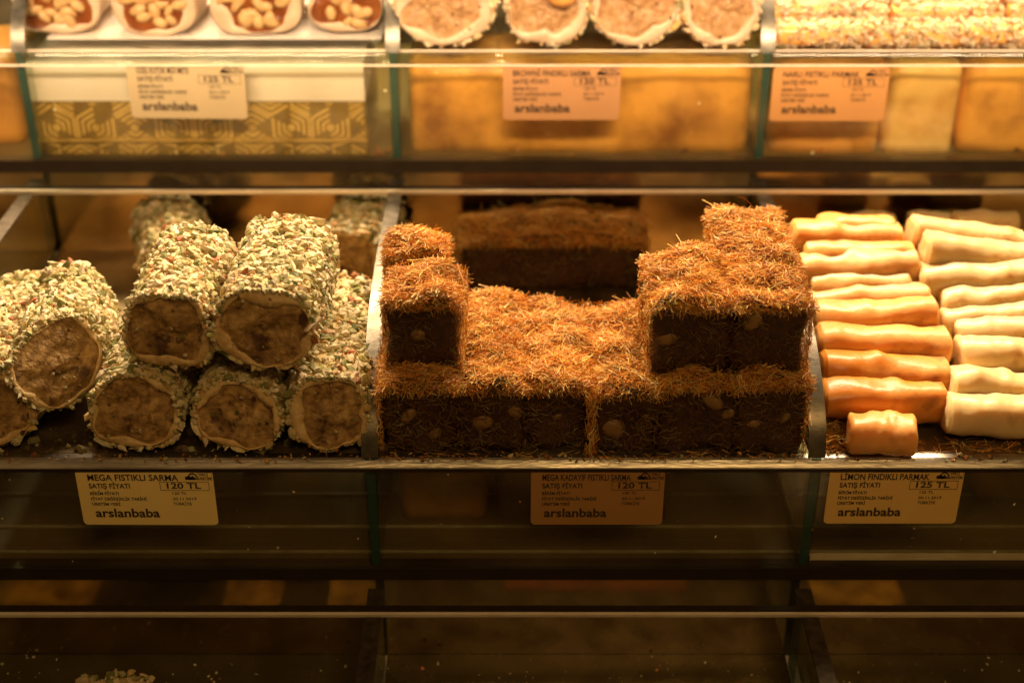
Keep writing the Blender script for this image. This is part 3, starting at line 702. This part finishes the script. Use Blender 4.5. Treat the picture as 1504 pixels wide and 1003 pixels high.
for ri in range(3):   # what the raised rows lie on
    for ci, (xa, xb) in enumerate(((1138, 1304), (1313, 1479), (1486, 1640))):
        Y = YU + .022 + (ri + 1) * .0235; xa3, xb3 = at_y(xa, 55, YU + .02).x, at_y(xb, 55, YU + .02).x
        z = ZU + .0118 + (ri + 1) * .0105 - .0225
        if z > ZU + .008:
            make_finger('grain coated bar lying underneath the raised back rows', 'buried coated bars', (xa3, Y, z), (xb3, Y, z), .0108, M['orange'], 200 + ri, name='grain_bar', cat='coated bar')

# ------------------------------------------------------------------ boxes in the hollows behind the glass
def carton(label, name, px0, px1, Y, depth, tier, mat, top=.014, pyr=160):
    Yt, Zt = TIER[tier]; x0, x1 = at_y(px0, pyr, Y).x, at_y(px1, pyr, Y).x
    zb = Zt - RH - .0035
    T = empty(name, ((x0 + x1) / 2, Y, zb)); tag(T, label, 'packet', 'packets stored behind the glass')
    hw = (x1 - x0) / 2; zt = Zt - top - zb
    nx, ny, nz_ = max(8, int(hw * 2 / .008)), 6, 10; V, F, idx = [], [], {}
    sd = abs(px0) * .013 + 1
    def vid(i, j, k):
        if (i, j, k) not in idx:
            p = Vector((-hw + 2 * hw * i / nx, depth * j / ny, zt * k / nz_)); r = .010
            q = Vector((min(max(p.x, -hw + r), hw - r), min(max(p.y, r), depth - r), min(max(p.z, .002), zt - r)))
            d = p - q
            if d.length > 1e-6: p = q + d.normalized() * r
            if j == 0: p.y += .0045 * nz(p.x * 26, 0, p.z * 26, 1, sd) + .0022 * nz(p.x * 80, 0, p.z * 60, 1, sd + 2) + .004
            if k == nz_: p.z += .0035 * nz(p.x * 30, p.y * 30, 0, 1, sd + 4) - .002
            idx[(i, j, k)] = len(V); V.append(p)
        return idx[(i, j, k)]
    for i in range(nx):
        for k in range(nz_):
            F.append((vid(i, 0, k), vid(i + 1, 0, k), vid(i + 1, 0, k + 1), vid(i, 0, k + 1))); F.append((vid(i, ny, k), vid(i, ny, k + 1), vid(i + 1, ny, k + 1), vid(i + 1, ny, k)))
        for j in range(ny):
            F.append((vid(i, j, nz_), vid(i + 1, j, nz_), vid(i + 1, j + 1, nz_), vid(i, j + 1, nz_))); F.append((vid(i, j, 0), vid(i, j + 1, 0), vid(i + 1, j + 1, 0), vid(i + 1, j, 0)))
    for j in range(ny):
        for k in range(nz_):
            F.append((vid(0, j, k), vid(0, j, k + 1), vid(0, j + 1, k + 1), vid(0, j + 1, k))); F.append((vid(nx, j, k), vid(nx, j + 1, k), vid(nx, j + 1, k + 1), vid(nx, j, k + 1)))
    mesh_py('paper_wrap', V, F, mat, T, True)
    return T, hw, zt
YB = YU + .020; ZS = ZU - RH - .0035
xa, xb = at_y(49, 150, YB).x, at_y(536, 150, YB).x; cxm = (xa + xb) / 2; hw = (xb - xa) / 2
gift = empty('gift_box', (cxm, YB, ZS)); tag(gift, 'gift box, white above and gold maze pattern below, behind the upper left glass', 'box', 'boxes stored behind the glass')
zw = at_y(300, 149, YB).z - ZS; zf = at_y(300, 207, YB).z - ZS; ztop = ZU - .013 - ZS
box('box_base', -hw, hw, 0, .12, 0, zf - .0006, M['gold_card'], gift)
box('box_lid', -hw - .0006, hw + .0006, -.0015, .122, zf + .0004, zw, M['gold_card'], gift)
box('lid_rim', -hw - .0006, hw + .0006, -.0030, -.0016, zf + .0004, zf + .0016, M['gold_print'], gift)
box('white_sleeve', -hw - .0004, hw + .0002, -.0010, .121, zw + .0004, ztop, M['white_paper'], gift)
V, F = [], []; hs = .0205
for rI in range(-1, 6):
    for cI in range(-1, 16):
        cx = -hw + cI * hs * 1.732 + (hs * .866 if rI % 2 else 0); cz = -.004 + rI * hs * 1.5
        for ring in (.97, .70, .43, .18):
            for q6 in range(6):
                if (q6 + rI * 2 + cI) % 3 == 0 and ring > .4: continue
                a0, a1 = math.pi / 6 + q6 * math.pi / 3, math.pi / 6 + (q6 + 1) * math.pi / 3
                q = [(cx + hs * f * math.cos(a), cz + hs * f * math.sin(a)) for a, f in ((a0, ring), (a1, ring), (a1, ring - .13), (a0, ring - .13))]
                for zlo, zhi, yy in ((.0008, zf - .001, -.0004), (zf + .002, zw - .0008, -.0019)):
                    if any(-hw + .002 < u < hw - .002 and zlo < v < zhi for u, v in q):
                        b = len(V); V += [(min(max(u, -hw + .002), hw - .002), yy, min(max(v, zlo), zhi)) for u, v in q]; F.append((b, b + 1, b + 2, b + 3))
mesh_py('gold_print', V, F, M['gold_print'], gift)
carton('amber packet filling the hollow behind the upper middle glass', 'packet', 600, 1106, YU + .024, .10, 'upper', M['amber_card'])
carton('amber packet behind the orange label on the upper right glass', 'packet', 1137, 1300, YU + .022, .10, 'upper', M['amber_card2'])
carton('straw coloured packet beside the orange label on the upper right glass', 'packet', 1304, 1412, YU + .020, .10, 'upper', M['straw_card'])
carton('mottled peach packet at the right edge behind the upper glass', 'packet', 1416, 1540, YU + .024, .10, 'upper', M['amber_card'])
carton('amber packet at the far left edge behind the upper glass', 'packet', -90, 26, YU + .045, .10, 'upper', M['amber_card2'])
carton('brown packet added for the amber glow behind the lower middle glass, left of the tan label', 'packet', 586, 716, .857 + .060, .10, 'mid', M['umber_amber'], pyr=740)  # added packet; its amber colour stands for a glow of light
carton('dark packet standing behind the tan label', 'packet', 730, 985, .857 + .060, .10, 'mid', M['umber_card'], pyr=740)
carton('yellowish packet behind the lower right glass at the right edge', 'packet', 1428, 1560, .857 + .090, .10, 'mid', M['umber_amber'], pyr=720, top=.02)

# ------------------------------------------------------------------ price labels
def text_mesh(body, bold=.012):
    cu = bpy.data.curves.new('t', 'FONT'); cu.body = body; cu.size = 1.0; cu.offset = bold; cu.resolution_u = 3
    o = bpy.data.objects.new('t', cu); C.objects.link(o)
    dg = bpy.context.evaluated_depsgraph_get(); me = bpy.data.meshes.new_from_object(o.evaluated_get(dg))
    bpy.data.objects.remove(o); bpy.data.curves.remove(cu); return me
_hm = text_mesh('H', 0); CAP = max(v.co.y for v in _hm.vertices)
def lettering(parent, body, x0, x1, ybase, cap, lw, lh, bold=.012, mat=None, xheight=False):
    """fits the line between x0..x1 (share of the label width), cap height and base as shares of its height (from the top)"""
    me = text_mesh(body, bold)
    xs = [v.co.x for v in me.vertices]; a, b = min(xs), max(xs); sx = (x1 - x0) * lw / (b - a); sy = cap * lh / CAP
    for v in me.vertices: v.co = Vector((x0 * lw + (v.co.x - a) * sx, -.0006, -ybase * lh + v.co.y * sy))
    me.materials.clear(); me.materials.append(mat or M['ink']); me.name = 'lettering'
    return link(bpy.data.objects.new('lettering', me), parent)
def frame_mesh(name, parent, x0, x1, y0, y1, t, lw, lh, y=-.0006, mat=None):
    X0, X1, Z0, Z1 = x0 * lw, x1 * lw, -y0 * lh, -y1 * lh
    V = [(X0, y, Z0), (X1, y, Z0), (X1, y, Z1), (X0, y, Z1), (X0 + t, y, Z0 - t), (X1 - t, y, Z0 - t), (X1 - t, y, Z1 + t), (X0 + t, y, Z1 + t)]
    return mesh_py(name, V, [(0, 1, 5, 4), (1, 2, 6, 5), (2, 3, 7, 6), (3, 0, 4, 7)], mat or M['ink'], parent)
def price_label(label, x0, x1, z0, z1, Y, paper, title, price, tx=.745, tilt=0.0):
    lw, lh = x1 - x0, z0 - z1
    T = empty('price_label', (x0, Y - .0004, z0)); T.rotation_euler = (0, tilt, 0); tag(T, label, 'price label', 'price labels stuck to the glass')
    r, V = .0035, []
    for (cx, cz, a0) in ((lw - r, -r, 0), (r, -r, 90), (r, -lh + r, 180), (lw - r, -lh + r, 270)):
        for k in range(6):
            a = math.radians(a0 + k * 18); V.append((cx + r * math.cos(a), -.0003, cz + r * math.sin(a)))
    n = len(V); V += [(x, -.00002, z) for x, y, z in V]
    F = [tuple(range(n))[::-1], tuple(range(n, 2 * n))] + [(i, (i + 1) % n, n + (i + 1) % n, n + i) for i in range(n)]
    mesh_py('paper', V, F, paper, T)
    lettering(T, title, .085, tx, .185, .105, lw, lh, .018)
    lettering(T, 'SATIŞ FİYATI', .085, .385, .325, .082, lw, lh, .022)
    lettering(T, 'BİRİM FİYATI', .085, .295, .445, .050, lw, lh, .022)
    lettering(T, 'FİYAT DEĞİŞİKLİK TARİHİ', .085, .495, .545, .050, lw, lh, .022)
    lettering(T, 'ÜRETİM YERİ', .085, .295, .640, .050, lw, lh, .022)
    lettering(T, 'arslanbaba', .10, .575, .850, .150, lw, lh, .024)
    frame_mesh('price_frame', T, .605, .965, .205, .362, .00035, lw, lh)
    lettering(T, price + ' TL', .655, .905, .325, .098, lw, lh, .024)
    lettering(T, price + ' TL', .69, .795, .435, .046, lw, lh, .012)
    lettering(T, '20.11.2019', .685, .86, .535, .046, lw, lh, .012)
    lettering(T, 'TÜRKİYE', .685, .82, .630, .050, lw, lh, .012)
    # small "local product" mark: framed lettering beside a dome shaped emblem
    e = frame_mesh('emblem_frame', T, .885, .992, .035, .172, .0002, lw, lh)
    V, F = [], []; cx, cz, R = .852 * lw, -.168 * lh, .0033
    for s in range(13):
        a = math.pi * s / 12
        V += [(cx + R * 1.2 * math.cos(a), -.0006, cz + R * 1.9 * math.sin(a)), (cx + R * .95 * math.cos(a), -.0006, cz + R * 1.5 * math.sin(a))]
    F = [(2 * s, 2 * s + 2, 2 * s + 3, 2 * s + 1) for s in range(12)]
    b = len(V)
    for s in range(7):
        a = math.pi * s / 6; V.append((cx + R * .85 * math.cos(a), -.0006, cz + R * (.75 + .45 * (s % 2)) * math.sin(a)))
    F.append(tuple(range(b, b + 7)))
    b = len(V); V += [(cx - R * 1.7, -.0006, cz), (cx + R * .2, -.0006, cz), (cx - R * .7, -.0006, cz + R * 1.15), (cx - R * 1.7, -.0006, cz + R * .8)]; F.append((b, b + 1, b + 2, b + 3))
    mesh_py('emblem', V, F, M['ink'], T)
    lettering(T, 'YERLİ', .893, .965, .095, .040, lw, lh, .02); lettering(T, 'ÜRETİM', .893, .985, .160, .040, lw, lh, .02)
    return T
def paper(name, c):  # labels share one pale film; tints carry each one's light and backing
    return pri(name, c, tuple(min(.95, v * 1.06) for v in c), .5, 0, 30)
ZT = H0 - .6030; ZTB = ZT - .0500
price_label('yellow price label under the pistachio rolls, left of the lower row', -.3210, -.2200, ZT, ZTB, .857, paper('yellow label', (.84, .66, .27)), 'MEGA FISTIKLI SARMA', '120', tilt=.004)
price_label('tan brown price label under the shredded pastry bars', .0140, .1125, ZT, ZTB, .857, paper('tan label', (.38, .20, .065)), 'MEGA KADAYIF FISTIKLI SARMA', '120')
price_label('ochre price label under the finger sweets', .2335, .3325, ZT + .0005, ZTB + .001, .857, paper('ochre label', (.70, .46, .145)), 'LİMON FINDIKLI PARMAK', '125')
UT = H0 - .4140
price_label('beige price label over the white and gold cards, upper left glass', -.3375, -.2345, UT + .004, UT - .047, 1.197, paper('beige label', (.50, .39, .23)), 'ÖZEL KÜTÜK MİX METE', '125', tilt=.012, tx=.53)
price_label('peach price label on the amber upper middle glass', -.0080, .0955, UT + .001, UT - .049, 1.197, paper('peach label', (.48, .25, .11)), 'BROWNİ FINDIKLI SARMA', '120')
price_label('orange price label on the upper right glass beside the divider', .2290, .3310, UT, UT - .050, 1.197, paper('orange label', (.52, .26, .09)), 'NARLI FISTIKLI PARMAK', '125')

# ------------------------------------------------------------------ lower tier: what its mirror shows, crumbs
YL, ZL = TIER['lower']
GL = 'sweets on the lowest tier'
def low_roll(px, Yend, lab, sd):
    p = at_z(px, 998, ZL + .06)
    make_roll(lab, GL, (p.x, Yend - .14, ZL + .033), .034, .032, .14, seed=sd, chip_n=1700)
low_roll(170, .772, 'pistachio roll just showing its top at the bottom left edge', 181)
low_roll(395, .735, 'pistachio roll mirrored dimly in the lowest tier, left tray', 182)
make_bar('shredded pastry bar mirrored dimly in the lowest tier, middle tray', -.02, .14, .60, .70, ZL, ZL + .055, 183, 1500, group=GL)
p = at_z(1255, 1003, ZL + .03)
make_roll('pale roll mirrored in the lowest tier, right tray', GL, (p.x, .58, ZL + .031), .034, .030, .15, seed=184, chip_n=1200, style='cream')

def filler(label, px0, px1, mat, y0=.772, y1=.806):  # added unseen sheets; mirrored, they stand in for reflections of lit sweets
    x0, x1 = (px0 - 752) / FPX * 1.205, (px1 - 752) / FPX * 1.205
    tag(box('filler_sheet', x0, x1, y0, y1, ZL + .0004, ZL + .0012, mat), label, 'foil sheet', 'foil sheets on the lowest tier')
filler('gold foil sheet added to be mirrored in the dark strip at the lower left edge', -20, 142, M['filler'])
filler('gold foil sheet added to be mirrored in the dark strip below the yellow label', 332, 415, M['filler'])
filler('gold foil sheet added to be mirrored in the dark strip just left of the lower divider', 484, 552, M['filler'])
filler('bright gold foil sheet added to be mirrored in the dark strip right of the lower right divider', 1192, 1322, M['filler'])
filler('rust red foil sheet added to be mirrored in the dark strip below the tan label', 742, 1010, M['rust'], .768, .785)
for tt, (tier, Yt, Zt) in (('mid', (T_mid, .857, ZM)),):
    for dy, zz in ((.020, .0015), (.052, .0015), (.095, .002)):
        box('reflection_strip', XL, XR, Yt + dy, Yt + dy + .0022, Zt - RH - .0035, Zt - RH - .0035 + zz, M['reflection'], tier)  # thin pale strips standing in for reflections behind the riser glass

box('foot_rail', DIVX[2] + .006, DIVX[3] - .006, .8632, .8690, ZM - RH + .0006, ZM - RH + .0030, M['lip'], T_mid)

def scatter(name, label, x0, x1, y0, y1, z, n, smin, smax, cset, mat, dens=None, cat='crumbs'):
    P = np.stack([rng.uniform(x0, x1, n), rng.uniform(y0, y1, n), np.full(n, z)], 1)
    s = (smin + (smax - smin) * rng.random((n, 1)) ** 3) * rng.uniform(.6, 1.3, (n, 3)); P[:, 2] += s[:, 2] * .6
    V, F, cc = chips(P, np.tile((0, 0, 1.), (n, 1)), s, pick(*cset, n, .2), tilt=.35, lift=0)
    V[:, 2] = np.maximum(V[:, 2], z + .0001)
    o = mesh_np(name, V, F, mat, None, cc); tag(o, label, cat, kind='stuff'); return o
CR = ([(.75, .66, .45), (.5, .46, .2), (.5, .2, .06), (.2, .1, .04)], [40, 25, 20, 15])
scatter('loose_crumbs', 'tiny pale crumbs strewn over the lowest tray floors', -.45, .52, .74, .862, ZL - .0005, 520, .00025, .0011, ([(.85, .78, .6), (.7, .6, .35), (.6, .25, .08)], [60, 25, 15]), M['crumb'])
scatter('nut_crumbs', 'dark nut crumbs on the steel tray floor between the pistachio rolls', -.40, -.11, .868, .90, ZM - .0005, 260, .0006, .0030, ([(.10, .06, .02), (.2, .18, .07), (.35, .3, .14)], [60, 25, 15]), M['crumb'])
scatter('edge_crumbs', 'crumbs caught along the steel front edge of the middle tier', -.42, .5, .8555, .8655, ZM - .0003, 330, .0004, .0014, ([(.3, .12, .03), (.55, .3, .08), (.45, .42, .2)], [45, 30, 25]), M['crumb'])
scatter('hollow_crumbs', 'brown nut crumbs lying inside along the foot of the upper glass', -.40, .5, YU + .012, YU + .036, ZS, 60, .0010, .0034, ([(.28, .08, .02), (.35, .15, .04)], [60, 40]), M['crumb'])
# loose shreds beside the stub and along the bar fronts
def shreds(name, label, x0, x1, y0, y1, z, n, hmax):
    P = np.stack([rng.uniform(x0, x1, n), rng.uniform(y0, y1, n), z + .0008 + hmax * rng.random(n) ** 2], 1); a = rng.uniform(0, 6.283, n)
    V, F, cc = strands(P, np.stack([np.cos(a), np.sin(a), rng.normal(0, .15, n)], 1), np.tile((0, 0, 1.), (n, 1)), rng.uniform(.004, .012, n), rng.uniform(.0002, .00042, n), pick(*STRANDC, n, .16))
    V[:, 2] = np.maximum(V[:, 2], z + .0001)
    o = mesh_np(name, V, F, M['strand'], None, cc); tag(o, label, 'pastry shreds', kind='stuff')
shreds('loose_shreds', 'loose pastry shreds in the corner of the right tray beside the stub', .2285, .2500, .866, .905, ZM - .0005, 330, .010)
shreds('fallen_shreds', 'fallen pastry shreds along the foot of the bottom bars', -.095, .215, .856, .867, ZM - .0003, 110, .0015)
shreds('tray_shreds', 'few pastry shreds strewn over the right tray floor', .25, .40, .866, .884, ZM - .0005, 170, .0012)
n = 170                                      # shreds hanging in the slit between two bars
P = np.stack([rng.normal(.0578, .0022, n), .8665 - rng.uniform(0, .006, n), ZM + rng.uniform(-.004, .056, n)], 1)
V, F, cc = strands(P, np.stack([rng.normal(0, .35, n), rng.normal(0, .25, n), -np.ones(n)], 1), np.tile((0, -1., 0), (n, 1)), rng.uniform(.006, .015, n), rng.uniform(.0002, .00042, n), pick(*STRANDC, n, .16))
tag(mesh_np('hanging_fringe', V, F, M['strand'], None, cc), 'fringe of pastry shreds hanging down between the two middle bottom bars', 'pastry shreds', kind='stuff')

def stuck(label, Y, z0, z1, n):
    P = np.stack([rng.uniform(-.42, .5, n), np.full(n, Y - .0003), rng.uniform(z0, z1, n)], 1); sz = (.00025 + .0011 * rng.random((n, 1)) ** 4) * rng.uniform(.6, 1.3, (n, 3)); sz[:, 2] *= .4
    V, F, cc = pebbles(P, np.tile((0, -1., 0), (n, 1)), sz, pick([(.8, .66, .42), (.5, .2, .06), (.15, .08, .03)], [50, 20, 30], n, .2), tilt=.1)
    tag(mesh_np('stuck_crumbs', V, F, M['crumb'], None, cc), label, 'crumbs', kind='stuff')
stuck('specks of crumb stuck to the upper front glass', YU, ZU - .095, ZU - .012, 90)
stuck('specks of crumb stuck to the middle front glass', .857, ZM - .095, ZM - .012, 90)
